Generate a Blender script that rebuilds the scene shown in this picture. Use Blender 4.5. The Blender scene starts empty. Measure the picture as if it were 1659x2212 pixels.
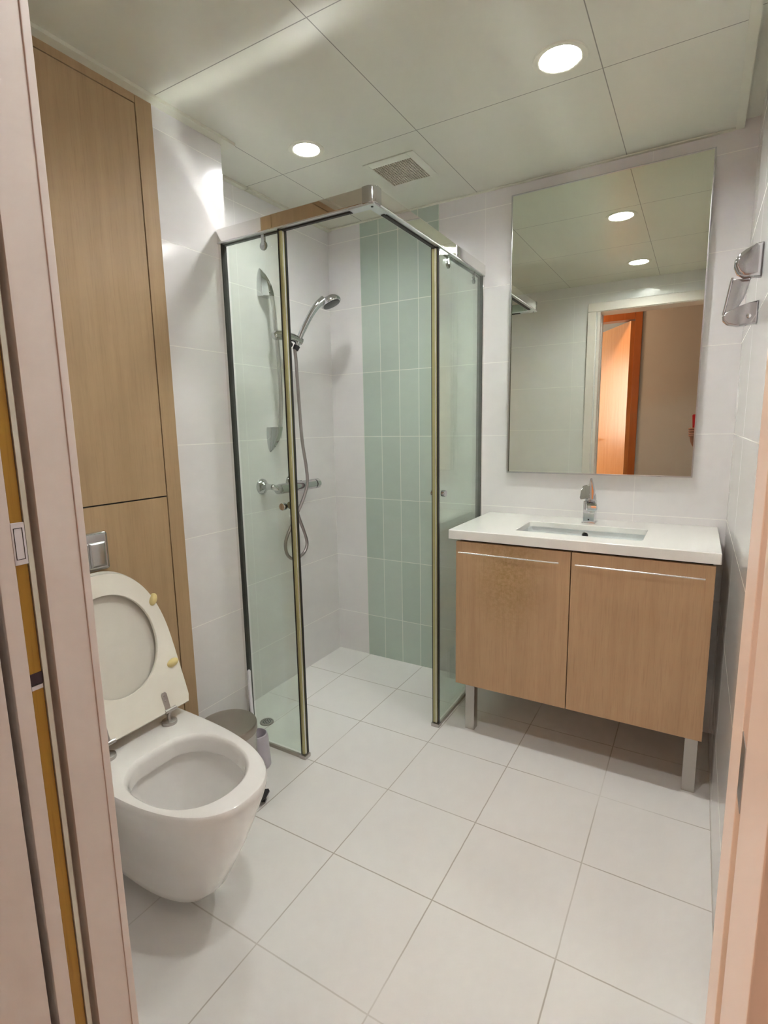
import bpy, bmesh, math, random
from mathutils import Vector, Matrix
random.seed(4)
S = bpy.context.scene
C = S.collection

# ------------------------------------------------------------------ camera
CAM = Vector((1.58215, -2.19406, 1.15777)); YAW, PITCH, ROLL, FPX = 0.534248, -0.158833, -0.0178959, 1147.227
fw = Vector((-math.sin(YAW)*math.cos(PITCH), math.cos(YAW)*math.cos(PITCH), math.sin(PITCH)))
r0 = Vector((math.cos(YAW), math.sin(YAW), 0)); u0 = r0.cross(fw)
rt = r0*math.cos(ROLL) + u0*math.sin(ROLL); up = -r0*math.sin(ROLL) + u0*math.cos(ROLL)
cd = bpy.data.cameras.new('camera'); cam = bpy.data.objects.new('camera', cd); C.objects.link(cam)
cd.sensor_fit = 'VERTICAL'; cd.sensor_height = 36; cd.lens = FPX/2212*36; cd.clip_start = 0.02
cam.matrix_world = Matrix(((rt.x, up.x, -fw.x, CAM.x), (rt.y, up.y, -fw.y, CAM.y), (rt.z, up.z, -fw.z, CAM.z), (0, 0, 0, 1)))
S.camera = cam
# ------------------------------------------------------------------ world, exposure
w = bpy.data.worlds.new('world'); S.world = w; w.use_nodes = True
w.node_tree.nodes['Background'].inputs[0].default_value = (0.9, 0.75, 0.6, 1)
w.node_tree.nodes['Background'].inputs[1].default_value = 0.02
S.view_settings.view_transform = 'Standard'; S.view_settings.look = 'None'
S.view_settings.exposure = 1.16; S.view_settings.gamma = 1
LAMP_E = 118.0                       # recessed downlights
HALL_E = 42.0; HALL_COL = (1.0, 0.60, 0.39)
S.cycles.sample_clamp_indirect = 70.0; S.cycles.blur_glossy = 0.0; S.cycles.caustics_reflective = True
WIN_E = 7.0; WIN_COL = (1.0, 0.86, 0.78)

# ------------------------------------------------------------------ dimensions
H = 2.079; XW = 0.183; YC = -0.828; XR = 1.683; YF = -1.840; YH = -2.0
Z0 = 0.213; ZT = 0.30

# ------------------------------------------------------------------ materials
def mat(name, col=(.8, .8, .8), rough=.5, metal=0., spec=.5, coat=0., **k):
    m = bpy.data.materials.new(name); m.use_nodes = True
    b = m.node_tree.nodes['Principled BSDF']
    b.inputs['Base Color'].default_value = (*col, 1); b.inputs['Roughness'].default_value = rough
    b.inputs['Metallic'].default_value = metal; b.inputs['Specular IOR Level'].default_value = spec
    b.inputs['Coat Weight'].default_value = coat; b.inputs['Coat Roughness'].default_value = .03
    for a, v in k.items(): b.inputs[a.replace('_', ' ')].default_value = v
    return m
class NT:
    def __init__(s, m): s.t = m.node_tree; s.b = s.t.nodes['Principled BSDF']
    def n(s, typ, **k):
        n = s.t.nodes.new(typ)
        for a, v in k.items(): setattr(n, a, v)
        return n
    def put(s, sock, v):
        if isinstance(v, bpy.types.NodeSocket): s.t.links.new(v, sock)
        else: sock.default_value = v
    def math(s, op, a, b=0., c=0.):
        n = s.n('ShaderNodeMath', operation=op); s.put(n.inputs[0], a); s.put(n.inputs[1], b); s.put(n.inputs[2], c); return n.outputs[0]
    def mix(s, f, a, b):
        n = s.n('ShaderNodeMix', data_type='RGBA'); s.put(n.inputs[0], f); s.put(n.inputs[6], a); s.put(n.inputs[7], b); return n.outputs[2]
    def obj(s):
        n = s.n('ShaderNodeTexCoord'); x = s.n('ShaderNodeSeparateXYZ'); s.t.links.new(n.outputs['Object'], x.inputs[0]); return n.outputs['Object'], x.outputs
    def line(s, co, off, per, half):        # 1 on a joint line of half width `half`
        a = s.math('SUBTRACT', co, off); a = s.math('DIVIDE', a, per); a = s.math('ADD', a, .5); a = s.math('FRACT', a)
        a = s.math('SUBTRACT', a, .5); a = s.math('ABSOLUTE', a); a = s.math('MULTIPLY', a, per)
        m = s.n('ShaderNodeMapRange', clamp=True); s.put(m.inputs[0], a); m.inputs[1].default_value = half*.6; m.inputs[2].default_value = half*1.4
        m.inputs[3].default_value = 1; m.inputs[4].default_value = 0; return m.outputs[0]
    def noise(s, scale, detail=3, vec=None, rough=.5):
        n = s.n('ShaderNodeTexNoise'); n.inputs['Scale'].default_value = scale; n.inputs['Detail'].default_value = detail; n.inputs['Roughness'].default_value = rough
        if vec is not None: s.t.links.new(vec, n.inputs['Vector'])
        return n.outputs['Fac']
    def ramp(s, f, lo, hi, a, b):
        m = s.n('ShaderNodeMapRange', clamp=True); s.put(m.inputs[0], f); m.inputs[1].default_value = lo; m.inputs[2].default_value = hi
        m.inputs[3].default_value = a; m.inputs[4].default_value = b; return m.outputs[0]
    def bump(s, h, strength=.2, dist=.002):
        n = s.n('ShaderNodeBump'); n.inputs['Strength'].default_value = strength; n.inputs['Distance'].default_value = dist
        s.put(n.inputs['Height'], h); s.t.links.new(n.outputs[0], s.b.inputs['Normal'])
def rgba(c): return (*c, 1)

WALLC = (.80, .775, .765)
def tile_mat(name, axis, off, base=WALLC, grout=(.90, .88, .84), green=False, rough=.16):
    m = mat(name, base, rough, spec=.5); t = NT(m); o, x = t.obj()
    zl = t.line(x[2], Z0, ZT, .0012); vl = t.line(x[axis], off, .6, .0010)
    f = t.math('MAXIMUM', zl, t.math('MULTIPLY', vl, .5))
    n = t.noise(3, 2, o)
    b = t.mix(t.ramp(n, .35, .65, 0, 1), rgba(base), rgba(tuple(c*.97 for c in base)))
    t.put(t.b.inputs['Base Color'], t.mix(f, b, rgba(grout)))
    t.bump(t.math('MULTIPLY', f, -1) if rough < .1 else t.math('ADD', t.math('MULTIPLY', f, -1), t.math('MULTIPLY', t.noise(9, 1, o), .18)), .12 if rough < .1 else .25, .0012)
    t.put(t.b.inputs['Roughness'], t.math('ADD', rough, t.math('MULTIPLY', f, .4)))
    return m
M = {}
M['tile_x'] = tile_mat('white glossy wall tile across', 0, .783)
M['tile_y'] = tile_mat('white glossy wall tile along', 1, -.60)
M['tile_r'] = tile_mat('white glossy wall tile right', 1, -.47, rough=.095)
# green feature tiles
m = M['green'] = mat('sage green glossy tile', (.40, .47, .41), .12); t = NT(m); o, x = t.obj()
f = t.math('MAXIMUM', t.line(x[2], Z0, ZT, .0015), t.line(x[0], .1822, .0993, .0015))
cellv = t.n('ShaderNodeCombineXYZ')
t.put(cellv.inputs[0], t.math('FLOOR', t.math('DIVIDE', t.math('SUBTRACT', x[0], .1822), .0993)))
t.put(cellv.inputs[1], t.math('FLOOR', t.math('DIVIDE', t.math('SUBTRACT', x[2], Z0), ZT)))
wn = t.n('ShaderNodeTexWhiteNoise', noise_dimensions='2D'); t.t.links.new(cellv.outputs[0], wn.inputs['Vector'])
b = t.mix(wn.outputs['Value'], (.46, .545, .475, 1), (.51, .59, .52, 1))
t.put(t.b.inputs['Base Color'], t.mix(f, b, (.74, .77, .68, 1)))
t.bump(t.math('MULTIPLY', f, -1), .25, .0015)
# floor
m = M['floor'] = mat('matt white floor tile', (.70, .67, .64), .38); t = NT(m); o, x = t.obj()
wob = t.math('MULTIPLY', t.math('SUBTRACT', t.noise(22, 2, o), .5), .002)
f = t.math('MAXIMUM', t.line(t.math('ADD', x[0], wob), .7878, .29848, .0016), t.line(t.math('ADD', x[1], wob), -.5599, .29848, .0016))
f = t.math('MULTIPLY', f, t.ramp(t.noise(2.3, 2, o), .36, .56, .22, .85))
b = t.mix(t.ramp(t.noise(1.7, 3, o), .4, .65, 0, 1), (.81, .785, .755, 1), (.785, .76, .73, 1))
t.put(t.b.inputs['Base Color'], t.mix(f, b, (.40, .35, .29, 1)))
t.bump(t.math('SUBTRACT', t.noise(260, 2, o), t.math('MULTIPLY', f, .6)), .06, .001)
# ceiling panels
m = M['ceil'] = mat('off white metal ceiling panel', (.685, .68, .585), .33, spec=.5); t = NT(m); o, x = t.obj()
f = t.math('MAXIMUM', t.line(x[0], .7504, .54965, .0013), t.line(x[1], -.5454, .54965, .0013))
t.put(t.b.inputs['Base Color'], t.mix(f, (.685, .68, .585, 1), (.25, .24, .20, 1)))
M['trimw'] = mat('cream ceiling angle trim', (.70, .69, .58), .4)
M['gap'] = mat('dark shadow gap', (.03, .028, .025), .8)
def wood_mat(name, a, b, c, rough=.42, sc=1., stain=False, axis=2, spec=.35):
    m = mat(name, a, rough, spec=spec); t = NT(m); o, x = t.obj()
    mp = t.n('ShaderNodeMapping'); v = [22*sc, 22*sc, 22*sc]; v[axis] = 1.1*sc; mp.inputs['Scale'].default_value = v; t.t.links.new(o, mp.inputs['Vector'])
    n1 = t.noise(1.6, 5, mp.outputs[0], .6)
    mp2 = t.n('ShaderNodeMapping'); v = [110*sc, 110*sc, 110*sc]; v[axis] = 4*sc; mp2.inputs['Scale'].default_value = v; t.t.links.new(o, mp2.inputs['Vector'])
    n2 = t.noise(2.4, 3, mp2.outputs[0], .6)
    col = t.mix(t.ramp(n1, .3, .7, 0, 1), rgba(a), rgba(b))
    col = t.mix(t.ramp(n2, .52, .75, 0, .55), col, rgba(c))
    if stain:   # the yellow worn patch below the left handle
        d = t.n('ShaderNodeVectorMath', operation='DISTANCE'); mp3 = t.n('ShaderNodeMapping'); mp3.inputs['Scale'].default_value = (1, 1, .55)
        t.t.links.new(o, mp3.inputs['Vector']); t.t.links.new(mp3.outputs[0], d.inputs[0]); d.inputs[1].default_value = (1.035, -.455, .36)
        s_ = t.math('MULTIPLY', t.ramp(d.outputs['Value'], .02, .15, 1, 0), t.ramp(t.noise(90, 4, o, .7), .38, .62, .15, 1))
        col = t.mix(t.math('MULTIPLY', s_, .7), col, (.33, .21, .06, 1))
    t.put(t.b.inputs['Base Color'], col); t.bump(n2, .08, .0006)
    return m
M['oakwall'] = wood_mat('pale oak wall panel', (.42, .285, .155), (.48, .33, .185), (.36, .24, .13))
M['oak'] = wood_mat('oak vanity veneer', (.50, .315, .175), (.57, .37, .21), (.40, .24, .13))
M['oakstain'] = wood_mat('oak vanity veneer with yellow wear', (.50, .315, .175), (.57, .37, .21), (.40, .24, .13), stain=True)
M['redwood'] = wood_mat('orange varnished door veneer', (.62, .27, .09), (.70, .33, .12), (.48, .19, .055), .27, spec=.5)
M['redframe'] = wood_mat('dark orange door frame wood', (.31, .09, .02), (.36, .11, .027), (.25, .07, .014), .3)
M['edgewood'] = wood_mat('raw yellow pine door edge', (.36, .19, .02), (.45, .25, .03), (.22, .10, .01), .45)
M['ceramic'] = mat('white sanitary ceramic', (.86, .83, .80), .08, coat=.6)
M['plastic'] = mat('ivory toilet seat plastic', (.84, .80, .70), .25, coat=.2)
M['lidin'] = mat('beige lid plastic', (.70, .66, .58), .35)
M['rubber'] = mat('yellowed rubber buffer', (.74, .60, .27), .45)
M['chrome'] = mat('polished chrome', (.62, .62, .64), .06, 1.)
M['rail'] = mat('polished aluminium rail', (.84, .83, .81), .03, 1.)
M['satin'] = mat('satin chrome', (.55, .55, .56), .28, 1.)
M['alu'] = mat('light brushed aluminium', (.72, .73, .74), .35, .8)
M['steel'] = mat('brushed steel', (.50, .47, .45), .33, 1.)
M['legsteel'] = mat('dull steel cabinet leg', (.46, .43, .40), .22, 1.)
M['lidsteel'] = mat('brushed steel bin lid', (.36, .32, .28), .38, .85)
M['black'] = mat('black plastic', (.012, .011, .012), .4)
M['darkseal'] = mat('dark gasket', (.02, .018, .015), .5)
M['seal'] = mat('yellowed translucent door seal', (.40, .375, .18), .3)
M['stone'] = mat('white quartz worktop', (.76, .74, .70), .16, coat=.3); t = NT(M['stone']); o, x = t.obj()
t.put(t.b.inputs['Base Color'], t.mix(t.ramp(t.noise(420, 2, o), .62, .7, 0, .5), (.88, .86, .81, 1), (.78, .75, .70, 1)))
M['basin'] = mat('white basin ceramic', (.78, .80, .79), .1, coat=.5)
M['frame'] = mat('white painted door lining', (.78, .71, .66), .38); t = NT(M['frame']); o, x = t.obj()
t.bump(t.noise(60, 3, o), .05, .001)
M['frame_in'] = mat('pale green white edge paint', (.685, .68, .585), .35)
M['pink'] = mat('peach painted wall', (.50, .49, .47), .7)
M['hallceil'] = mat('hall ceiling paint', (.8, .7, .62), .8)
M['hallfloor'] = mat('hall floor stone', (.55, .42, .32), .3)
M['whitepl'] = mat('white plastic', (.74, .73, .76), .35)
M['lilac'] = mat('frosted lilac white plastic', (.62, .58, .64), .3, Transmission_Weight=.25)
M['ventw'] = mat('cream vent plastic', (.66, .60, .48), .45)
M['mirror'] = mat('silvered mirror glass', (.745, .79, .70), .0, 1.)
M['steelring'] = mat('steel overflow ring', (.7, .68, .66), .15, 1.)
M['red'] = mat('red phone case', (.42, .008, .012), .35)
M['glassblack'] = mat('camera lens glass', (.01, .01, .012), .05)
M['skin'] = mat('warm skin', (.30, .14, .09), .5)
M['sleeve'] = mat('dark grey cotton sleeve', (.06, .06, .07), .85)
M['nail'] = mat('finger nail', (.45, .25, .19), .3)
M['hair'] = mat('black hair', (.012, .01, .009), .55)
M['denim'] = mat('dark blue cotton', (.03, .04, .08), .85)
def emis(name, col, e):
    m = mat(name, (.8, .8, .8), .5); b = m.node_tree.nodes['Principled BSDF']
    b.inputs['Emission Color'].default_value = rgba(col); b.inputs['Emission Strength'].default_value = e; return m
M['lamp'] = emis('lit lamp diffuser', (.955, .985, .965), LAMP_E)
M['hall'] = emis('lit hall lamp diffuser', HALL_COL, HALL_E)
M['win'] = emis('daylight window pane', WIN_COL, WIN_E)
def glass_mat(name, tint):
    m = bpy.data.materials.new(name); m.use_nodes = True; nt = m.node_tree; nt.nodes.clear()
    out = nt.nodes.new('ShaderNodeOutputMaterial'); mx = nt.nodes.new('ShaderNodeMixShader')
    tr = nt.nodes.new('ShaderNodeBsdfTransparent'); tr.inputs[0].default_value = rgba(tint)
    gl = nt.nodes.new('ShaderNodeBsdfGlossy'); gl.inputs['Roughness'].default_value = 0.0; gl.inputs[0].default_value = (.9, 1, .93, 1)
    fr = nt.nodes.new('ShaderNodeFresnel'); ge = nt.nodes.new('ShaderNodeNewGeometry')   # same reflectance from either side of the pane
    mr = nt.nodes.new('ShaderNodeMapRange'); mr.inputs[3].default_value = 1.45; mr.inputs[4].default_value = 1/1.45
    nt.links.new(ge.outputs['Backfacing'], mr.inputs[0]); nt.links.new(mr.outputs[0], fr.inputs[0])
    nt.links.new(fr.outputs[0], mx.inputs[0]); nt.links.new(tr.outputs[0], mx.inputs[1]); nt.links.new(gl.outputs[0], mx.inputs[2]); nt.links.new(mx.outputs[0], out.inputs[0])
    return m
M['glass'] = glass_mat('clear greenish shower glass', (.955, .975, .955))

# ------------------------------------------------------------------ mesh helpers
def box(bm, x0, x1, y0, y1, z0, z1, bev=0., seg=2):
    vs = [bm.verts.new((x, y, z)) for x in (x0, x1) for y in (y0, y1) for z in (z0, z1)]
    fs = [bm.faces.new([vs[i] for i in q]) for q in ((0, 1, 3, 2), (4, 6, 7, 5), (0, 4, 5, 1), (2, 3, 7, 6), (0, 2, 6, 4), (1, 5, 7, 3))]
    if bev > 0:
        es = {e for f in fs for e in f.edges}
        bmesh.ops.bevel(bm, geom=list(es), offset=bev, segments=seg, profile=.5, affect='EDGES')
    return bm
def B(*a, **k): return box(bmesh.new(), *a, **k)
def link(name, me, m, parent=None):
    o = bpy.data.objects.new(name, me); C.objects.link(o)
    if m is not None: me.materials.append(m)
    if parent is not None: o.parent = parent; o.matrix_parent_inverse = Matrix.Translation(parent.location).inverted() if parent.type == 'EMPTY' else Matrix.Identity(4)
    return o
def obj(name, bm, m, parent=None, smooth=True):
    bmesh.ops.recalc_face_normals(bm, faces=bm.faces[:])
    me = bpy.data.meshes.new(name); bm.to_mesh(me); bm.free()
    for p in me.polygons: p.use_smooth = smooth
    if smooth: me.set_sharp_from_angle(angle=math.radians(38))
    o = link(name, me, m, parent)
    if smooth: wn = o.modifiers.new('weighted normal', 'WEIGHTED_NORMAL'); wn.keep_sharp = True; wn.weight = 100
    return o
def thing(name, label, cat, loc=(0, 0, 0), group=None):
    o = bpy.data.objects.new(name, None); C.objects.link(o); o.location = loc; o.empty_display_size = .1
    o['label'] = label; o['category'] = cat
    if group: o['group'] = group
    return o
def tag(o, label, cat, group=None):
    o['label'] = label; o['category'] = cat
    if group: o['group'] = group
    return o
def struct(name, bm, m, parent=None, label=None):
    o = obj(name, bm, m, parent)
    if parent is None: o['kind'] = 'structure'
    if label: o['label'] = label
    return o
def frame_of(d):
    d = d.normalized(); a = Vector((0, 0, 1)) if abs(d.z) < .9 else Vector((1, 0, 0))
    u = d.cross(a).normalized(); return u, d.cross(u).normalized()
def loft(bm, rings, cap0=True, cap1=True, closed=False):
    R = [[bm.verts.new(p) for p in r] for r in rings]; n = len(R[0])
    prs = list(zip(R, R[1:])) + ([(R[-1], R[0])] if closed else [])
    for a, b in prs:
        for i in range(n):
            j = (i+1) % n; bm.faces.new((a[i], a[j], b[j], b[i]))
    if not closed:
        if cap0: bm.faces.new(R[0][::-1])
        if cap1: bm.faces.new(R[-1])
    return R
def tube(bm, pts, rad, n=14, caps=True):
    pts = [Vector(p) for p in pts]; rr = rad if isinstance(rad, (list, tuple)) else [rad]*len(pts)
    rings = []; u = None
    for i, p in enumerate(pts):
        d = (pts[min(i+1, len(pts)-1)] - pts[max(i-1, 0)]).normalized()
        if u is None: u, v = frame_of(d)
        else:
            u = (u - d*u.dot(d)).normalized(); v = d.cross(u)
        rings.append([p + (u*math.cos(a)+v*math.sin(a))*rr[i] for a in [2*math.pi*k/n for k in range(n)]])
    loft(bm, rings, caps, caps); return bm
def cyl(bm, p0, p1, r, r1=None, n=28, bev=0.):
    p0, p1 = Vector(p0), Vector(p1); r1 = r if r1 is None else r1
    if bev > 0:
        d = (p1-p0).normalized()*bev
        return tube(bm, [p0, p0+d*.3, p0+d, p1-d, p1-d*.3, p1], [r-bev, r-bev*.3, r, r1, r1-bev*.3, r1-bev], n)
    return tube(bm, [p0, p1], [r, r1], n)
def lathe(bm, prof, c, axis=Vector((0, 0, 1)), n=36, closed=False):
    c = Vector(c); u, v = frame_of(axis); rings = []
    for r, h in prof: rings.append([c + axis*h + (u*math.cos(a)+v*math.sin(a))*max(r, 1e-4) for a in [2*math.pi*k/n for k in range(n)]])
    loft(bm, rings, closed=closed); return bm
def smooth_pts(pts, k=8):
    P = [Vector(p) for p in pts]; P = [P[0]*2-P[1]] + P + [P[-1]*2-P[-2]]; out = []
    for i in range(1, len(P)-2):
        for s in range(k):
            t = s/k; a, b, c, d = P[i-1], P[i], P[i+1], P[i+2]
            out.append(.5*((2*b)+(-a+c)*t+(2*a-5*b+4*c-d)*t*t+(-a+3*b-3*c+d)*t**3))
    out.append(P[-2]); return out
def prism(bm, poly, mapf, d0, d1, bev=0., seg=2):
    a = [bm.verts.new(mapf(p, q, d0)) for p, q in poly]; b = [bm.verts.new(mapf(p, q, d1)) for p, q in poly]; n = len(poly)
    fs = [bm.faces.new(a[::-1]), bm.faces.new(b)]
    for i in range(n): bm.faces.new((a[i], a[(i+1) % n], b[(i+1) % n], b[i]))
    if bev: bmesh.ops.bevel(bm, geom=list({e for f in fs for e in f.edges}), offset=bev, segments=seg, profile=.5, affect='EDGES')
    return bm

# ================================================================== THE ROOM
T = .10
struct('floor', B(-.12, XR+.1, -2.0, .1, -.1, 0), M['floor'])
struct('wall_back', B(-.12, XR+.1, 0, .1, 0, H+.12), M['tile_x'])
struct('trim_1', B(.1822, .5794, -.003, .004, 0, H), M['green'])           # green tile strip
struct('wall_shower', B(-.12, 0, YC, 0, 0, H+.12), M['tile_y'])
bm = B(-.12, XW, -1.086, YC, 0, H+.12); box(bm, -.12, XW-.032, YF, -1.086, 0, H+.12)
struct('wall_left', bm, M['tile_y'])
struct('wall_right', B(XR, XR+.1, -2.0, 0, 0, H+.12), M['tile_r'])
# front wall with the door opening x .945 .. 1.612, top 1.896
bm = bmesh.new(); box(bm, -.12, .52, -1.99, YF, 0, H+.12); box(bm, .52, .935, -1.8855, YF, 0, H+.12); box(bm, .52, .935, -1.99, -1.9430, 0, H+.12); box(bm, .52, .935, -1.9430, -1.8855, 1.90, H+.12); box(bm, 1.626, XR, -1.99, YF, 0, H+.12); box(bm, .935, 1.622, -1.99, YF, 1.906, H+.12)
struct('wall_front', bm, M['tile_x'])
# ceiling: tray of panels, its holes for lamps are covered by the lamp bodies sitting in them
def ceiling_with_holes():
    # grid plate with round openings bridged cell by cell
    lamps = LAMPS
    bm = bmesh.new(); x0, x1, y0, y1 = 0.0, 1.640, -1.99, 0.0
    xs = sorted({x0, x1} | {c for l in lamps for c in (l[0]-.09, l[0]+.09)}); ys = sorted({y0, y1} | {c for l in lamps for c in (l[1]-.09, l[1]+.09)})
    N = 32
    def inside(cx, cy):
        for l in lamps:
            if abs(cx-l[0]) < .089 and abs(cy-l[1]) < .089: return l
    for a, b in zip(xs, xs[1:]):
        for c, d in zip(ys, ys[1:]):
            l = inside((a+b)/2, (c+d)/2)
            if l is None:
                bm.faces.new([bm.verts.new(p) for p in ((a, c, H), (a, d, H), (b, d, H), (b, c, H))])
            else:
                sq = []; ci = []; up_ = []
                for k in range(N):
                    th = 2*math.pi*k/N+math.pi/N*0; cx, sy = math.cos(th), math.sin(th); s = .09/max(abs(cx), abs(sy))
                    sq.append(bm.verts.new((l[0]+cx*s, l[1]+sy*s, H))); ci.append(bm.verts.new((l[0]+cx*l[2], l[1]+sy*l[2], H))); up_.append(bm.verts.new((l[0]+cx*l[2], l[1]+sy*l[2], H+.012)))
                for k in range(N):
                    j = (k+1) % N; bm.faces.new((sq[k], sq[j], ci[j], ci[k])); bm.faces.new((ci[k], ci[j], up_[j], up_[k]))
    box(bm, -.12, XR+.1, -2.0, .1, H+.11, H+.13); box(bm, 1.6425, XR, -1.99, 0, H+.022, H+.03)
    bmesh.ops.remove_doubles(bm, verts=bm.verts[:], dist=1e-5)
    return bm
LAMPS = [(1.212, -.644, .0515), (.385, -.638, .0435), (1.212, -1.456, .0515)]
struct('ceiling', ceiling_with_holes(), M['ceil'])
bm = bmesh.new(); box(bm, 1.618, 1.642, -1.83, -.002, H-.004, H+.03); struct('trim_2', bm, M['trimw'])       # tray edge on the right
bm = bmesh.new(); box(bm, XW+.001, .216, -1.82, -.795, H-.010, H-.0005); box(bm, .02, XW+.001, YC+.002, YC+.034, H-.010, H-.0005); struct('trim_3', bm, M['trimw'])
bm = bmesh.new(); box(bm, .001, .020, YC+.002, -.545, H-.010, H-.0005); box(bm, .001, .024, -.540, -.001, H-.009, H-.0005); struct('trim_4', bm, M['trimw'])
bm = bmesh.new(); box(bm, .024, 1.618, -.014, -.001, H-.005, H-.0005); struct('trim_5', bm, M['trimw'])

# door frame (lining with a slot for the sliding door)
bm = bmesh.new()
box(bm, .93, .9525, -1.8875, -1.8460, 0, 1.896, .0004); box(bm, .936, .9540, -1.8459, -1.8366, 0, 1.896, .0012)
box(bm, .93, .951, -1.99, -1.941, 0, 1.896, .001)
box(bm, .925, .935, -1.8955, -1.885, 0, 1.896)
struct('trim_6', bm, M['frame'], label='left door lining')
bm = bmesh.new()
box(bm, 1.6105, 1.624, -1.889, -1.8365, 0, 1.896, .001); box(bm, 1.6105, 1.624, -1.99, -1.914, 0, 1.896, .001)
box(bm, 1.621, 1.626, -1.916, -1.887, 0, 1.896)
box(bm, .93, 1.624, -1.99, -1.8365, 1.8963, 1.908, .001)
struct('trim_7', bm, M['frame'], label='right and top door lining')
bm = bmesh.new(); box(bm, 1.6135, 1.620, -1.9135, -1.8895, 0, .968); struct('trim_8', bm, M['frame_in'])
# architraves, bathroom side and hall side
bm = bmesh.new()
for ya, yb in ((YF, YF+.011), (-2.004, -1.99)):
    box(bm, .875, .928, ya, yb, 0, 1.900, .003); box(bm, 1.619, 1.672, ya, yb, 0, 1.900, .003); box(bm, .875, 1.672, ya, yb, 1.9005, 1.957, .003)
struct('trim_9', bm, M['frame'])
# sliding door sunk into its pocket
d1 = struct('door_1', B(.55, .9435, -1.9315, -1.8995, .005, 1.89, .001), M['frame'], label='white sliding door sunk into the wall pocket')
bm = bmesh.new()
for q in ((.005, .868), (.888, 1.015), (1.062, 1.89)): box(bm, .9435, .9475, -1.9135, -1.9015, *q)
e = obj('edge_strip', bm, M['edgewood'], d1)
obj('edge_lipping', B(.9410, .9490, -1.9315, -1.9140, .005, 1.89, .001), M['frame'], d1)
e = obj('finger_pull', B(.9435, .9495, -1.9145, -1.9008, 1.015, 1.062, .0008), M['whitepl'], d1)
bm = bmesh.new()
for q in ((-1.9125, -1.9118, 1.021, 1.056), (-1.9040, -1.9033, 1.021, 1.056), (-1.9125, -1.9033, 1.0555, 1.0562), (-1.9125, -1.9033, 1.021, 1.0217)): box(bm, .9493, .9498, *q)
obj('groove', bm, M['black'], e)
obj('edge_packing', B(.9435, .9480, -1.9135, -1.9015, .868, .873), M['whitepl'], d1)
bm = bmesh.new(); box(bm, .9435, .9485, -1.9160, -1.9005, .874, .888, .001); obj('dark_tape', bm, mat('dark plum tape', (.03, .012, .02), .6), d1)
obj('door_skin', B(.9410, .9495, -1.9005, -1.8953, .005, 1.89), M['frame_in'], d1)
sp = obj('strike_plate', B(1.6102, 1.6106, -1.9130, -1.8960, .972, 1.006, .0001), M['satin'])
tag(sp, 'small grey metal strike plate in the right door lining', 'strike plate')

# hall behind the camera
struct('floor_hall', B(-1.7, 2.9, -5.2, -2.0, -.1, 0), M['hallfloor'])
struct('ceiling_hall', B(-1.7, 2.9, -5.2, -2.0, 2.45, 2.55), M['hallceil'])
bm = bmesh.new(); box(bm, -1.7, .925, -2.002, -1.99, 0, 2.45); box(bm, 1.63, 2.9, -2.002, -1.99, 0, 2.45); box(bm, .925, 1.63, -2.002, -1.99, 1.907, 2.45)
struct('wall_hall_front', bm, M['pink'])
bm = bmesh.new(); box(bm, -1.7, .25, -3.1, -3.0, 0, 2.45); box(bm, 1.10, 2.9, -3.1, -3.0, 0, 2.45); box(bm, .25, 1.10, -3.1, -3.0, 2.06, 2.45)
struct('wall_hall_back', bm, M['pink'])
struct('wall_hall_left', B(-1.8, -1.7, -3.1, -1.99, 0, 2.45), M['pink'])
struct('wall_hall_right', B(2.9, 3.0, -3.1, -1.99, 0, 2.45), M['pink'])
bm = bmesh.new(); box(bm, -1.8, 2.9, -5.2, -5.1, 0, 2.45); box(bm, 2.2, 2.3, -5.1, -3.1, 0, 2.45)
box(bm, -1.8, -1.7, -5.1, -3.1, 0, .9); box(bm, -1.8, -1.7, -5.1, -3.1, 2.0, 2.45); box(bm, -1.8, -1.7, -3.4, -3.1, .9, 2.0); box(bm, -1.8, -1.7, -5.1, -4.9, .9, 2.0)
struct('wall_bedroom', bm, M['pink'])
wn_ = struct('window_1', B(-1.78, -1.77, -4.9, -3.4, .9, 2.0), M['win'], label='daylit window of the room across the hall')
bm = bmesh.new()
for q in ((-4.9, -4.86, .9, 2.0), (-3.44, -3.4, .9, 2.0), (-4.17, -4.13, .9, 2.0), (-4.9, -3.4, .9, .94), (-4.9, -3.4, 1.96, 2.0)): box(bm, -1.77, -1.72, *q, .004)
struct('window_frame', bm, M['frame'], wn_)
bm = bmesh.new(); box(bm, 1.052, 1.108, -3.10, -2.985, 0, 2.095, .003); box(bm, .25, .306, -3.10, -2.985, 0, 2.095, .003); box(bm, .306, 1.052, -3.10, -2.985, 2.02, 2.095, .003)
struct('trim_10', bm, M['redframe'], label='orange wooden frame of the door across the hall')
ang = math.radians(238.6)
d2 = struct('door_2', B(0, .75, -.038, 0, .008, 2.012, .002), M['redwood'], label='orange wooden door standing open across the hall')
d2.location = (1.05, -3.02, 0); d2.rotation_euler = (0, 0, ang)
bm = bmesh.new(); cyl(bm, (.69, -.037, 1.0), (.69, -.05, 1.0), .026, bev=.003); tube(bm, [(.69, -.045, 1.0), (.69, -.085, 1.0), (.68, -.092, 1.0), (.53, -.092, 1.0)], .009)
cyl(bm, (.69, -.037, .91), (.69, -.048, .91), .024, bev=.003)
hd = obj('door_handle', bm, M['satin']); hd.parent = d2
bm = bmesh.new(); cyl(bm, (.69, .001, 1.0), (.69, .012, 1.0), .026, bev=.003); tube(bm, [(.69, .01, 1.0), (.69, .048, 1.0), (.68, .055, 1.0), (.58, .055, 1.0)], .009)
cyl(bm, (.69, .001, .91), (.69, .010, .91), .024, bev=.003)
box(bm, .655, .685, .008, .011, .86, .895, .001)
hd = obj('door_handle', bm, M['satin']); hd.parent = d2

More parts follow.
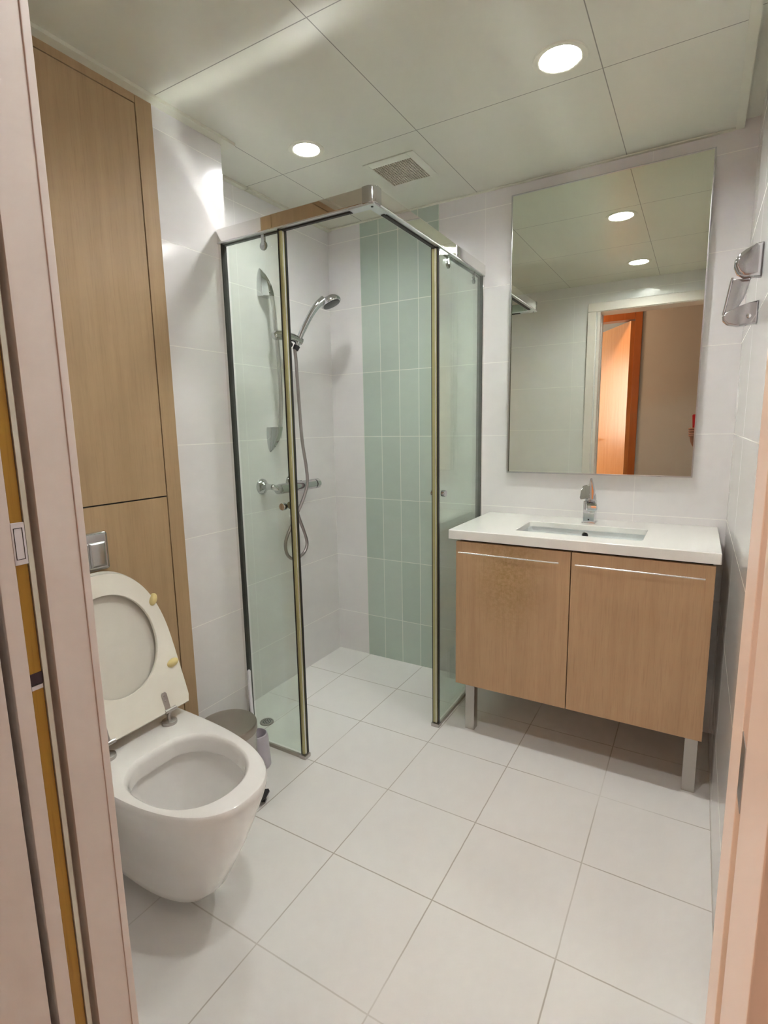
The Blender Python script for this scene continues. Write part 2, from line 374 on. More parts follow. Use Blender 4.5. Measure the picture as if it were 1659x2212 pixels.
# ================================================================== CEILING FITTINGS
def downlight(x, y, r, label, group='recessed ceiling downlights'):
    t = thing('recessed_downlight', label, 'ceiling lamp', (x, y, H), group)
    bm = bmesh.new(); lathe(bm, [(r, -.001), (r+.004, -.0035), (r+.015, -.003), (r+.017, 0), (r+.0, .0)], (x, y, H), closed=True); obj('trim_ring', bm, M['trimw'], t)
    bm = bmesh.new(); n = 36; R = []
    for rr, h in ((r, 0), (r*.99, .012), (r*.96, .040)):
        R.append([(x+rr*math.cos(2*math.pi*k/n), y+rr*math.sin(2*math.pi*k/n), H+h) for k in range(n)])
    loft(bm, R, False, True); obj('reflector', bm, M['chrome'], t)
    bm = bmesh.new(); lathe(bm, [(.001, .023), (r*.6, .022), (r*.95, .025), (r*.95, .033), (.001, .035)], (x, y, H), n=36); obj('bulb', bm, M['lamp'], t)
    return t
downlight(*LAMPS[0], 'lit round ceiling downlight above the vanity and mirror')
downlight(*LAMPS[1], 'lit round ceiling downlight beside the vent, near the shower')
downlight(*LAMPS[2], 'lit round ceiling downlight nearest the door, seen only in the mirror')
t = thing('ceiling_vent', 'square cream ceiling air vent with egg-crate grille', 'vent', (.58, -.33, H))
bm = bmesh.new()
for a in ((.484, .502, -.446, -.235), (.658, .686, -.446, -.235), (.502, .658, -.446, -.408), (.502, .658, -.249, -.235)): box(bm, *a, H-.004, H-.0003, .0012)
obj('vent_frame', bm, M['ceil'], t)
bm = bmesh.new()
for i in range(17):
    x = .502+.156*i/16; box(bm, x-.0015, x+.0015, -.408, -.249, H-.003, H-.0005)
for i in range(17):
    y = -.408+.159*i/16; box(bm, .502, .658, y-.0015, y+.0015, H-.003, H-.0005)
obj('grille', bm, M['ventw'], t)
obj('duct', B(.502, .658, -.408, -.249, H-.0006, H-.0001), mat('dark vent duct', (.10, .085, .06), .8), t)
t = thing('hall_ceiling_lamp', 'warm round ceiling lamp in the hall behind the camera', 'ceiling lamp', (.15, -2.5, 2.45))
bm = bmesh.new(); lathe(bm, [(.16, 0), (.16, -.03), (.13, -.05), (.001, -.058)], (.15, -2.5, 2.45)); obj('lamp_shade', bm, M['hall'], t)

# ================================================================== OAK WALL PANELS (left)
t = thing('oak_service_cupboard', 'tall pale oak cupboard front on the left wall behind the toilet', 'cupboard', (XW, -1.45, 0))
bm = bmesh.new(); box(bm, XW-.02, XW+.004, -1.138, -1.087, .0, H-.001, .001); obj('side_panel', bm, M['oakwall'], t)
obj('top_panel', B(XW-.02, XW+.004, -1.822, -1.1395, 2.048, H-.001, .001), M['oakwall'], t)
obj('carcass', B(XW-.03, XW-.001, -1.822, -1.09, .0, H-.002), M['gap'], t)
for i, (z0, z1) in enumerate(((.962, 2.0455), (.004, .958))): obj('door', B(XW-.018, XW+.004, -1.80, -1.1415, z0, z1, .001), M['oakwall'], t)
t = thing('flush_plate', 'chrome dual flush plate above the toilet', 'flush plate', (XW, -1.427, .84))
def plate(x0, x1, y0, y1, z0, z1, bev):  return B(x0, x1, y0, y1, z0, z1, bev=bev, seg=4)
obj('plate', plate(XW+.004, XW+.022, -1.507, -1.350, .785, .892, .009), M['chrome'], t)
bm = bmesh.new()
def rounded(bm, y0, y1, z0, z1, x0, x1, nn=8):
    rings = []
    for k in range(nn+1):
        s = k/nn; q = math.cos(s*math.pi/2); ins = (1-q)*.022
        rings.append([(x0+(x1-x0)*math.sin(s*math.pi/2), y, z) for y, z in ((y0+ins, z0+ins), (y1-ins, z0+ins), (y1-ins, z1-ins), (y0+ins, z1-ins))])
    loft(bm, rings); return bm
obj('button', rounded(bmesh.new(), -1.490, -1.410, .797, .866, XW+.021, XW+.031), M['satin'], t)
obj('button', rounded(bmesh.new(), -1.408, -1.362, .797, .866, XW+.021, XW+.031), M['satin'], t)

# ================================================================== TOILET
YT = -1.431
def dshape(xb, xf, hw, y0, n=40, flat=.42, p=2.3):
    # D outline from the back edge (xb) to the front tip (xf); starts at back right
    pts = []; xs = xb+(xf-xb)*flat; L = xf-xs
    for k in range(5): pts.append((xb+(xs-xb)*k/5, y0+hw*(.985+.015*k/5)))
    for k in range(n+1):
        a = math.pi/2-math.pi*k/n; c, s = math.cos(a), math.sin(a)
        pts.append((xs+L*abs(c)**(2/p), y0+hw*(abs(s)**(2/p))*(1 if s > 0 else -1)))
    for k in range(5): pts.append((xs+(xb-xs)*(k+1)/5, y0-hw*(1-.015*(k+1)/5)))
    return pts
def egg(x0, x1, hw, y0, n, wide=.42):
    # closed loop of n points; egg shaped bowl opening
    out = []
    for k in range(n):
        a = 2*math.pi*k/n; cx = x0+(x1-x0)*wide; c = math.cos(a); s = math.sin(a)
        rx = (x1-cx) if c > 0 else (cx-x0)
        out.append((cx+rx*abs(c)**.86*(1 if c > 0 else -1), y0+hw*abs(s)**.9*(1 if s > 0 else -1)))
    return out
t = thing('toilet', 'white wall-hung toilet with raised seat in front of the oak cupboard', 'toilet', (XW, YT, 0))
ZR = .370
bm = bmesh.new()
# outer body rings bottom -> rim
outer = []
for z, xf, hw, xb in ((.050, .60, .070, .24), (.056, .640, .086, .22), (.085, .668, .096, .20), (.14, .698, .104, .19), (.21, .736, .121, .187), (.28, .766, .140, .187), (.325, .783, .153, .187), (.350, .792, .157, .187), (.362, .7935, .1575, .187), (.368, .790, .1545, .189), (ZR, .783, .148, .192)):
    outer.append([(x, y, z) for x, y in dshape(xb, xf, hw*1.02, YT, p=2.5)])
n = len(outer[0])
def match(loop, ref, z):   # resample: closest direction from centre
    cx, cy = .585, YT; out = []
    for (x, y, _) in ref:
        a = math.atan2(y-cy, x-cx); out.append(a)
    cx = sum(p[0] for p in loop)/len(loop); cy = sum(p[1] for p in loop)/len(loop)
    res = []
    for a in out:
        dx, dy = math.cos(a), math.sin(a); best = None
        for i in range(len(loop)):
            x1, y1 = loop[i]; x2, y2 = loop[(i+1) % len(loop)]
            den = dx*(y2-y1)-dy*(x2-x1)
            if abs(den) < 1e-12: continue
            tt = ((x1-cx)*(y2-y1)-(y1-cy)*(x2-x1))/den; uu = ((x1-cx)*dy-(y1-cy)*dx)/den
            if tt > 0 and -1e-6 <= uu <= 1+1e-6 and (best is None or tt < best): best = tt
        res.append((cx+dx*best, cy+dy*best, z))
    return res
rings = list(outer)
for (g, x0, x1, hw, z) in ((0, .446, .744, .131, ZR), (0, .450, .740, .1275, ZR-.001), (0, .455, .735, .123, ZR-.006), (0, .458, .731, .120, ZR-.016), (0, .459, .730, .118, ZR-.042), (0, .458, .731, .119, ZR-.046), (0, .446, .744, .130, ZR-.050), (0, .448, .740, .126, ZR-.085), (0, .462, .70, .100, ZR-.15), (0, .480, .65, .07, ZR-.215), (0, .495, .60, .045, ZR-.25), (0, .505, .58, .03, ZR-.256)):
    rings.append(match(egg(x0, x1, hw, YT-.006, 80), outer[-1], z))
loft(bm, rings)
for v in bm.verts: v.co.y -= .05*max(0, v.co.x-.36)
obj('bowl', bm, M['ceramic'], t)
bm = bmesh.new(); lathe(bm, [(.001, .001), (.02, 0), (.036, 0), (.037, -.003), (.001, -.004)], (.545, YT-.016, ZR-.246)); obj('water', bm, mat('toilet water', (.52, .56, .53), .02, coat=1), t)
# seat and lid, leaning back; local (u = along y, v = up the plane, w = towards the room)
P0 = Vector((.372, YT, .398)); DV = Vector((-.125, 0, .395)).normalized(); DN = Vector((DV.z, 0, -DV.x))
def SP(u, v, w_): return P0 + Vector((0, u, 0)) + DV*v + DN*w_
def seat_outline(hw, v0, v1, n=40):
    pts = [(hw*.965, v0), (hw, v0+.018)]
    vs = v0+(v1-v0)*.40
    for k in range(5): pts.append((hw*(1-.02*k/5), v0+.02+(vs-v0-.02)*(k+1)/5))
    for k in range(1, n):
        a = math.pi*k/n; c, s = math.cos(a), math.sin(a)
        pts.append((hw*.98*abs(c)**(2/2.35)*(1 if c > 0 else -1), vs+(v1-vs)*s**(2/2.35)))
    for k in range(5): pts.append((-hw*(.98+.02*k/5), vs-(vs-v0-.02)*k/5))
    pts += [(-hw, v0+.018), (-hw*.965, v0)] + [(hw*.965*(-1+2*k/16), v0) for k in range(1, 16)]
    return pts
def hole_outline(ref, hu, va, vb, cu=.0):
    cv = (va+vb)/2*1.0; out = []
    for u, v in ref:
        a = math.atan2((v-(.205)), u); c, s = math.cos(a), math.sin(a); rv = (vb-cv) if s > 0 else (cv-va)
        out.append((cu+hu*abs(c)**.95*(1 if c > 0 else -1), cv+rv*abs(s)**.95*(1 if s > 0 else -1)))
    return out
SC = 1.0
so = seat_outline(.161, 0, .410); n = len(so)
def sring(pts, w_, c=(0, .205), s=1.): return [SP(c[0]+(u-c[0])*s, c[1]+(v-c[1])*s, w_) for u, v in pts]
hi = hole_outline(so, .117, .088, .352)
bm = bmesh.new()
rings = [sring(so, .004, s=.965), sring(so, .004, s=.99), sring(so, .006), sring(so, .016), sring(so, .020, s=.985), sring(so, .019, s=.955), sring(hi, .0135, s=1.06), sring(hi, .013, s=1.01), sring(hi, .010), sring(hi, .003, s=1.01), sring(hi, .002, s=1.05)]
loft(bm, rings, closed=True)
seat = obj('seat', bm, M['plastic'], t)
for u, v, a in ((.135, .305, 58), (.140, .120, 12)):
    for sgn in ((1, -1) if True else (1,)):
        bm = bmesh.new(); ca, sa = math.cos(math.radians(a)), math.sin(math.radians(a)); rr = []
        for k in range(9):
            ph = math.pi/2*k/8; q = math.cos(ph)
            rr.append([SP(sgn*(u+(ca*math.cos(b)*.0185-sa*math.sin(b)*.0115)*q), v+(sa*math.cos(b)*.0185+ca*math.sin(b)*.0115)*q, .014+.015*math.sin(ph)) for b in [2*math.pi*i/20 for i in range(20)]])
        loft(bm, rr); obj('rubber_buffer', bm, M['rubber'], seat)
bm = bmesh.new(); lo = seat_outline(.166, -.004, .418)
rings = [sring(lo, -.030, s=.86), sring(lo, -.026, s=.95), sring(lo, -.016, s=.995), sring(lo, -.002), sring(lo, .001, s=.995), sring(lo, .001, s=.965), sring(lo, -.006, s=.955), sring(lo, -.010, s=.90)]
loft(bm, rings); obj('lid', bm, M['lidin'], t)
for sg in (1, -1):
    yh = YT+sg*.089; xh = .386
    bm = bmesh.new(); lathe(bm, [(.001, 0), (.0195, 0), (.0205, .003), (.0195, .009), (.012, .012), (.001, .0125)], (xh, yh, ZR)); 
    tube(bm, smooth_pts([(xh, yh, ZR+.010), (xh-.002, yh+sg*.001, ZR+.022), (P0.x+DN.x*.018, yh, P0.z+.006)], 4), .005, 10)
    cyl(bm, SP(sg*.089-.012, .004, .018), SP(sg*.089+.022, .004, .018), .006)
    mapf = lambda p, q, d, sg=sg: SP(sg*.087+p, q, d)
    prism(bm, [(-.008, 0), (.008, 0), (.008, .050), (.005, .055), (-.005, .055), (-.008, .050)], mapf, .017, .0205, .001)
    for q in (.032, .046): cyl(bm, SP(sg*.087, q, .019), SP(sg*.087, q, .0225), .0032, n=12)
    obj('hinge', bm, M['steel'], t)

# ================================================================== PEDAL BIN and TOILET BRUSH
bx, by, br = .377, -1.135, .088
t = thing('pedal_bin', 'small round pedal bin with grey steel lid behind the toilet', 'bin', (bx, by, 0))
bm = bmesh.new(); lathe(bm, [(br-.006, .012), (br-.002, .014), (br-.002, .228), (br-.006, .230)], (bx, by, 0)); obj('body', bm, M['steel'], t)
bm = bmesh.new(); lathe(bm, [(br-.004, 0), (br+.001, .001), (br+.001, .013), (br-.004, .014)], (bx, by, 0)); obj('base', bm, M['black'], t)
bm = bmesh.new(); lathe(bm, [(br-.003, .231), (br+.002, .232), (br+.002, .252), (br-.001, .257), (br*.8, .262), (br*.4, .265), (.001, .266)], (bx, by, 0), n=56); obj('lid', bm, M['lidsteel'], t)
bm = bmesh.new()
dxy = Vector((.936, .352)); dpp = Vector((-.352, .936))
prism(bm, [(br-.012, -.026), (br+.024, -.026), (br+.032, -.014), (br+.032, .014), (br+.024, .026), (br-.012, .026)], lambda p, q, d: Vector((bx+p*dxy.x+q*dpp.x, by+p*dxy.y+q*dpp.y, d+.35*max(0, p-br))), .014, .020, .001)
prism(bm, [(br-.010, -.006), (br+.024, -.006), (br+.024, .006), (br-.010, .006)], lambda p, q, d: Vector((bx+p*dxy.x+q*dpp.x, by+p*dxy.y+q*dpp.y, d)), .004, .013)
obj('pedal', bm, M['black'], t)
t = thing('toilet_brush', 'white toilet brush in a frosted pot beside the bin and shower glass', 'toilet brush', (.318, -.975, 0))
px_, py_ = .330, -.967
bm = bmesh.new(); lathe(bm, [(.040, 0), (.043, .003), (.038, .10), (.034, .118), (.031, .120), (.030, .112), (.034, .01), (.001, .008)], (px_, py_, 0)); obj('pot', bm, M['lilac'], t)
bm = bmesh.new(); tube(bm, [(px_-.002, py_, .02), (px_-.03, py_+.015, .12), (.266, -.925, .22), (.240, -.90, .300), (.239, -.899, .304)], [.006, .006, .0065, .0065, .003]); obj('handle', bm, M['whitepl'], t)
bm = bmesh.new(); lathe(bm, [(.001, .012), (.022, .016), (.026, .05), (.02, .085), (.001, .09)], (px_, py_, 0)); obj('bristles', bm, M['whitepl'], t)

# ================================================================== SHOWER
ZB, ZTp = 1.757, 1.800; SX = .787; SY = -.872
t = thing('shower_enclosure', 'corner shower enclosure with clear glass sliding doors and chrome top rail', 'shower enclosure', (.48, -.44, 0))
def rail(pa, pb, nrm, name, cham):
    # pa->pb outer face line at floor plan; nrm points outward
    pass
bm = bmesh.new(); box(bm, .186, .752, SY, SY+.036, ZB+.002, ZTp, .0025, 2)
fr_ = obj('front_rail', bm, M['rail'], t)
bm = bmesh.new(); box(bm, .186, .766, SY+.001, SY+.0160, ZB-.001, ZB+.003, .0005); box(bm, .186, .760, SY+.026, SY+.035, ZB-.001, ZB+.003, .0005)
obj('rail_underside', bm, M['alu'], fr_); obj('runner_groove', B(.19, .70, SY+.0165, SY+.026, ZB-.005, ZB+.0025), M['darkseal'], fr_)
bm = bmesh.new(); box(bm, SX-.036, SX, -.838, -.002, ZB+.002, ZTp, .0025, 2)
sr_ = obj('side_rail', bm, M['rail'], t)
bm = bmesh.new(); box(bm, SX-.0160, SX-.001, -.838, -.003, ZB-.001, ZB+.003, .0005); box(bm, SX-.035, SX-.026, -.838, -.003, ZB-.001, ZB+.003, .0005)
obj('rail_underside', bm, M['alu'], sr_); obj('runner_groove', B(SX-.028, SX-.0165, -.79, -.01, ZB-.005, ZB+.0025), M['darkseal'], sr_)
bm = bmesh.new()   # rounded corner cap
cx0, cy0 = SX-.038, SY+.036; pl = [(cx0, cy0), (cx0, SY-.0015)]
for k in range(9):
    a = -math.pi/2+math.pi/2*k/8; pl.append((SX-.018+.0195*math.cos(a), SY+.018+.0195*math.sin(a)))
pl += [(SX+.0015, cy0)]
prism(bm, pl, lambda p, q, d: Vector((p, q, d)), ZB+.001, ZTp+.002, .002); cc = obj('corner_cap', bm, M['chrome'], t)
bm = bmesh.new(); prism(bm, [(.700, SY+.003), (SX-.004, SY+.003), (SX-.004, -.785), (SX-.033, -.785), (SX-.033, SY+.033), (.700, SY+.033)], lambda p, q, d: Vector((p, q, d)), ZB-.003, ZB+.001); 
pc = obj('corner_plate', bm, M['alu'], cc); bm = bmesh.new(); cyl(bm, (SX-.018, SY+.018, ZB-.0045), (SX-.018, SY+.018, ZB-.002), .0035, n=14); obj('screw', bm, M['black'], cc)
# wall profiles
obj('wall_profile', B(.184, .196, SY+.005, SY+.030, .004, ZB, .001), M['rail'], t)
obj('wall_profile', B(SX-.030, SX-.004, -.016, -.0005, .004, ZB, .001), M['rail'], t)
obj('gasket', B(.196, .1985, SY+.006, SY+.028, .01, ZB), M['darkseal'], t); obj('gasket', B(SX-.028, SX-.006, -.0185, -.016, .01, ZB), M['darkseal'], t)
# fixed panes (outer) and sliding panes (inner)
obj('fixed_pane', B(.197, .436, SY+.006, SY+.012, .012, ZB+.001), M['glass'], t)
obj('fixed_pane', B(SX-.012, SX-.006, -.436, -.017, .012, ZB+.001), M['glass'], t)
def sliding(x0, x1, y0, y1, along, lead, knob, rollers):
    d = obj('sliding_door', B(x0, x1, y0, y1, .014, ZB+.001), M['glass'], t)
    bm = bmesh.new(); bm2 = bmesh.new()
    if along == 'x':
        box(bm, lead-.002, lead+.009, SY+.0085, SY+.030, .016, ZB-.006, .002); box(bm2, lead-.0045, lead-.0020, SY+.0065, SY+.031, .016, ZB); box(bm2, lead+.0088, lead+.0108, SY+.022, SY+.031, .016, ZB)
        rim = bmesh.new(); box(rim, lead+.0086, lead+.0096, SY+.014, SY+.0185, .016, ZB-.007, .0004)
    else:
        box(bm, SX-.030, SX-.0130, lead-.012, lead+.002, .016, ZB-.006, .002); box(bm2, SX-.033, SX-.0295, lead-.010, lead+.003, .016, ZB); box(bm2, SX-.0135, SX-.0085, lead-.008, lead+.004, .016, ZB)
        rim = bmesh.new(); box(rim, SX-.018, SX-.0150, lead-.0130, lead-.0118, .016, ZB-.007, .0004)
    obj('door_seal', bm, M['seal'], d); obj('gasket', bm2, M['darkseal'], d); obj('seal_edge', rim, M['alu'], d)
    for a, b in knob: bm = bmesh.new(); cyl(bm, a, b, .0125, bev=.002); obj('knob', bm, M['chrome'], d)
    for p, q in rollers:
        bm = bmesh.new(); cyl(bm, p, q, .014, bev=.002); m_ = (Vector(p)+Vector(q))/2
        box(bm, m_.x-.006, m_.x+.006, m_.y-.004, m_.y+.004, m_.z, ZB-.0005); obj('roller', bm, M['chrome'], d)
sliding(.215, .442, SY+.020, SY+.026, 'x', .442, [((.418, SY+.005, .905), (.418, SY-.012, .905)), ((.418, SY+.027, .905), (.418, SY+.045, .905))], [((.372, SY+.019, 1.722), (.372, SY+.012, 1.722))])
sliding(SX-.026, SX-.020, -.440, -.035, 'y', -.440, [((SX-.004, -.425, .914), (SX+.012, -.425, .914)), ((SX-.027, -.425, .914), (SX-.045, -.425, .914))], [((SX-.019, -.345, 1.724), (SX-.012, -.345, 1.724)), ((SX-.019, -.095, 1.724), (SX-.012, -.095, 1.724))])
obj('floor_guide', B(.430, .458, SY+.003, SY+.034, .0, .014, .002), M['steel'], t); obj('floor_guide', B(SX-.036, SX-.003, -.458, -.430, .0, .014, .002), M['steel'], t)
M['bead'] = mat('grey silicone bead', (.45, .42, .36), .4)
obj('sill_seal', B(.197, .430, SY+.006, SY+.014, .0, .0125), M['bead'], t); obj('sill_seal', B(SX-.014, SX-.006, -.430, -.017, .0, .0125), M['bead'], t)

# riser rail with hand shower
t = thing('shower_riser_rail', 'slim chrome shower riser rail with pointed wall ends', 'shower rail', (0, -.45, 1.05))
bm = bmesh.new(); yb = lambda z: -.452+.0*z
tube(bm, smooth_pts([(.040, -.475, 1.745), (.050, -.462, 1.66), (.054, -.452, 1.50), (.054, -.446, 1.35), (.050, -.446, 1.22), (.042, -.452, 1.12)], 8), .0085, 14); obj('bar', bm, M['satin'], t)
def tipcap(z0, z1, y0, y1):
    bm = bmesh.new(); rings = []
    for k in range(11):
        s = k/10; z = z0+(z1-z0)*s; wd = .027*math.cos(s*math.pi/2)**.7+.002; dp = .052*math.cos(s*math.pi/2)**.8+.004; y = y0+(y1-y0)*s
        rings.append([(.001, y-wd, z), (.001+dp*.55, y-wd*.9, z), (.001+dp, y-wd*.3, z), (.001+dp, y+wd*.3, z), (.001+dp*.55, y+wd*.9, z), (.001, y+wd, z)])
    loft(bm, rings); return bm
obj('wall_bracket', tipcap(1.690, 1.800, -.470, -.480), M['chrome'], t)
obj('wall_bracket', tipcap(1.165, 1.060, -.455, -.470), M['chrome'], t)
bm = bmesh.new(); tube(bm, [(.056, -.478, 1.532), (.058, -.470, 1.535), (.068, -.43, 1.540), (.082, -.385, 1.535), (.094, -.345, 1.522), (.095, -.342, 1.521)], [.012, .019, .020, .017, .016, .010], 18)
obj('slider', bm, M['chrome'], t); bm = bmesh.new(); cyl(bm, (.074, -.402, 1.510), (.074, -.388, 1.504), .011, bev=.003); obj('slider_lever', bm, M['black'], t)
t = thing('hand_shower', 'chrome hand shower head held in the slider of the riser rail', 'shower head', (.09, -.36, 1.51))
bm = bmesh.new()
hp = smooth_pts([(.086, -.372, 1.495), (.100, -.350, 1.555), (.122, -.318, 1.625), (.142, -.290, 1.672), (.158, -.262, 1.700)], 6)
tube(bm, hp, [.0115+.006*(i/(len(hp)-1))**1.5 for i in range(len(hp))], 16); obj('grip', bm, M['chrome'], t)
hc = Vector((.170, -.228, 1.694)); ax = Vector((.42, .16, -1.0)).normalized()
bm = bmesh.new(); lathe(bm, [(.001, -.026), (.018, -.025), (.034, -.019), (.044, -.008), (.0465, .002), (.045, .008), (.040, .010)], hc, ax, 40); obj('head', bm, M['chrome'], t)
bm = bmesh.new(); lathe(bm, [(.039, .009), (.038, .0125), (.02, .014), (.001, .014)], hc, ax, 36); obj('spray_face', bm, mat('dark grey spray plate', (.10, .11, .11), .35, .3), t)
bm = bmesh.new(); cyl(bm, (.084, -.375, 1.486), (.089, -.368, 1.503), .0125, .014, bev=.001); obj('cone_nut', bm, M['black'], t)
t = thing('shower_hose', 'grey metal shower hose looping below the mixer', 'hose', (.08, -.39, .6))
bm = bmesh.new()
hz = smooth_pts([(.083, -.377, 1.488), (.080, -.368, 1.44), (.080, -.366, 1.38), (.080, -.360, 1.267), (.084, -.355, 1.109), (.096, -.348, .985), (.100, -.352, .915), (.098, -.385, .845), (.086, -.440, .758), (.080, -.486, .685), (.080, -.486, .630), (.080, -.455, .597), (.080, -.415, .590), (.080, -.365, .608), (.080, -.345, .645), (.080, -.362, .700), (.080, -.392, .765), (.078, -.405, .82), (.074, -.405, .882)], 8)
tube(bm, hz, .0072, 12); obj('hose_tube', bm, mat('grey brown metal hose', (.36, .32, .31), .3, .9), t)
# mixer
t = thing('shower_mixer', 'chrome thermostatic bar mixer on the shower wall', 'mixer tap', (0, -.38, .90))
bm = bmesh.new(); cyl(bm, (.068, -.500, .906), (.068, -.262, .906), .0225, bev=.004, n=32); obj('body', bm, M['chrome'], t)
bm = bmesh.new(); cyl(bm, (.068, -.262, .906), (.068, -.258, .906), .018); obj('collar', bm, M['black'], t)
bm = bmesh.new(); cyl(bm, (.068, -.258, .906), (.068, -.232, .906), .0225, bev=.003); obj('temperature_knob', bm, M['chrome'], t)
bm = bmesh.new(); cyl(bm, (.068, -.512, .906), (.068, -.500, .906), .0205, bev=.003); obj('end_cap', bm, M['satin'], t)
for y in (-.530, -.345):
    bm = bmesh.new(); lathe(bm, [(.034, 0), (.033, .006), (.026, .014), (.015, .026), (.012, .040), (.012, .060)], (.0005, y, .918), Vector((1, 0, 0)))
    if y < -.5: tube(bm, [(.055, y, .918), (.064, y+.008, .914), (.068, y+.03, .906)], .012)
    obj('wall_flange', bm, M['chrome'], t)
bm = bmesh.new(); cyl(bm, (.074, -.405, .876), (.074, -.405, .892), .010); obj('hose_outlet', bm, M['chrome'], t)
# floor drain
t = thing('floor_drain', 'small round grey floor drain inside the shower', 'drain', (.165, -.748, 0))
bm = bmesh.new(); lathe(bm, [(.001, .0005), (.021, .0005), (.0215, .0030), (.027, .0028), (.028, .0005)], (.165, -.748, 0)); obj('rim', bm, M['steel'], t)
bm = bmesh.new(); lathe(bm, [(.001, .0022), (.0205, .0022), (.0205, .0008)], (.165, -.748, 0)); g = obj('grate', bm, M['satin'], t)
bm = bmesh.new()
for r_, k_ in ((.007, 6), (.0145, 12)):
    for k in range(k_): cyl(bm, (.165+r_*math.cos(2*math.pi*k/k_), -.748+r_*math.sin(2*math.pi*k/k_), .0018), (.165+r_*math.cos(2*math.pi*k/k_), -.748+r_*math.sin(2*math.pi*k/k_), .0026), .0024, n=8)
obj('slots', bm, M['black'], g)

# ================================================================== VANITY
CT, CB, CF = .786, .753, -.446
t = thing('vanity_cabinet', 'oak two-door vanity cabinet on square metal legs', 'cabinet', (1.245, -.22, 0))
bm = bmesh.new()
for q in ((.852, .868, -.420, -.012, .200, .742), (1.626, 1.642, -.420, -.012, .200, .742), (.868, 1.626, -.420, -.012, .200, .216), (.868, 1.626, -.020, -.012, .216, .60), (.868, 1.626, -.420, -.400, .70, .742)): box(bm, *q)
obj('carcass', bm, M['oak'], t)
dl = obj('door', B(.846, 1.2465, -.440, -.4215, .198, .745, .0008), M['oakstain'], t)
dr = obj('door', B(1.2495, 1.648, -.440, -.4215, .198, .745, .0008), M['oak'], t)
for d, xa, xb in ((dl, .862, 1.213), (dr, 1.264, 1.624)):
    bm = bmesh.new(); cyl(bm, (xa, -.458, .7085), (xb, -.458, .7085), .0026, n=12)
    for x in (xa+.012, xb-.012): cyl(bm, (x, -.458, .7085), (x, -.440, .7085), .0025, n=10)
    obj('handle', bm, mat('bright steel handle', (.85, .84, .82), .25, .9), d)
for x in (.872, 1.604):
    for y in (-.405, -.055): obj('leg', B(x, x+.036, y, y+.036, .0, .200, .001), M['legsteel'], t)
obj('top_gap', B(.853, 1.641, -.415, -.395, .742, .7528), M['gap'], t)
# worktop with cut-out
x0, x1, y0, y1 = .817, 1.660, CF, -.001; a0, a1, b0, b1 = 1.036, 1.447, -.358, -.152
t = thing('vanity_worktop', 'white stone worktop with an undermounted basin cut-out', 'worktop', (1.24, -.22, CB))
bm = bmesh.new()
def rrect(x0, x1, y0, y1, r, z, k=5):
    pts = []
    for cx, cy, a in ((x1-r, y1-r, 0), (x0+r, y1-r, 90), (x0+r, y0+r, 180), (x1-r, y0+r, 270)):
        for i in range(k): 
            th = math.radians(a+90*i/(k-1)); pts.append((cx+r*math.cos(th), cy+r*math.sin(th), z))
    return pts
rings = [rrect(x0, x1, y0, y1, .004, CB), rrect(x0, x1, y0, y1, .004, CT-.003), rrect(x0+.001, x1-.001, y0+.001, y1, .004, CT-.001), rrect(x0+.003, x1-.003, y0+.003, y1, .004, CT),
         rrect(a0-.002, a1+.002, b0-.002, b1+.002, .014, CT), rrect(a0, a1, b0, b1, .012, CT-.002), rrect(a0, a1, b0, b1, .012, CT-.020), rrect(a0-.02, a1+.02, b0-.02, b1+.02, .012, CT-.020), rrect(a0-.02, a1+.02, b0-.02, b1+.02, .012, CB)]
loft(bm, rings, closed=True); wt = obj('slab', bm, M['stone'], t)
t = thing('wash_basin', 'rectangular white undermount basin set in the worktop', 'basin', (1.24, -.25, .62))
bm = bmesh.new(); e_ = .006
rings = [rrect(a0-.019, a1+.019, b0-.019, b1+.019, .012, CT-.026), rrect(a0-.019, a1+.019, b0-.019, b1+.019, .012, CT-.0205), rrect(a0-e_, a1+e_, b0-e_, b1+e_, .012, CT-.0205), rrect(a0-e_, a1+e_, b0-e_, b1+e_, .02, CT-.04), rrect(a0+.0, a1-.0, b0+.0, b1-.0, .03, CT-.10), rrect(a0+.02, a1-.02, b0+.02, b1-.015, .04, CT-.145), rrect(a0+.08, a1-.08, b0+.07, b1-.06, .03, CT-.155)]
loft(bm, rings, False, True); bs = obj('bowl', bm, M['basin'], t)
bm = bmesh.new(); lathe(bm, [(.0105, 0), (.0125, .004), (.0105, .006), (.0090, .004)], (1.240, -.1485, CT-.038), Vector((0, -1, 0))); obj('overflow_ring', bm, M['steelring'], bs)
bm = bmesh.new(); lathe(bm, [(.001, 0), (.0095, 0), (.0095, .0045), (.001, .0045)], (1.240, -.1485, CT-.038), Vector((0, -1, 0))); obj('overflow_hole', bm, M['black'], bs)
bm = bmesh.new(); lathe(bm, [(.001, 0), (.022, 0), (.024, .003), (.015, .006), (.001, .007)], (1.240, -.25, CT-.155)); obj('drain_plug', bm, M['chrome'], bs)

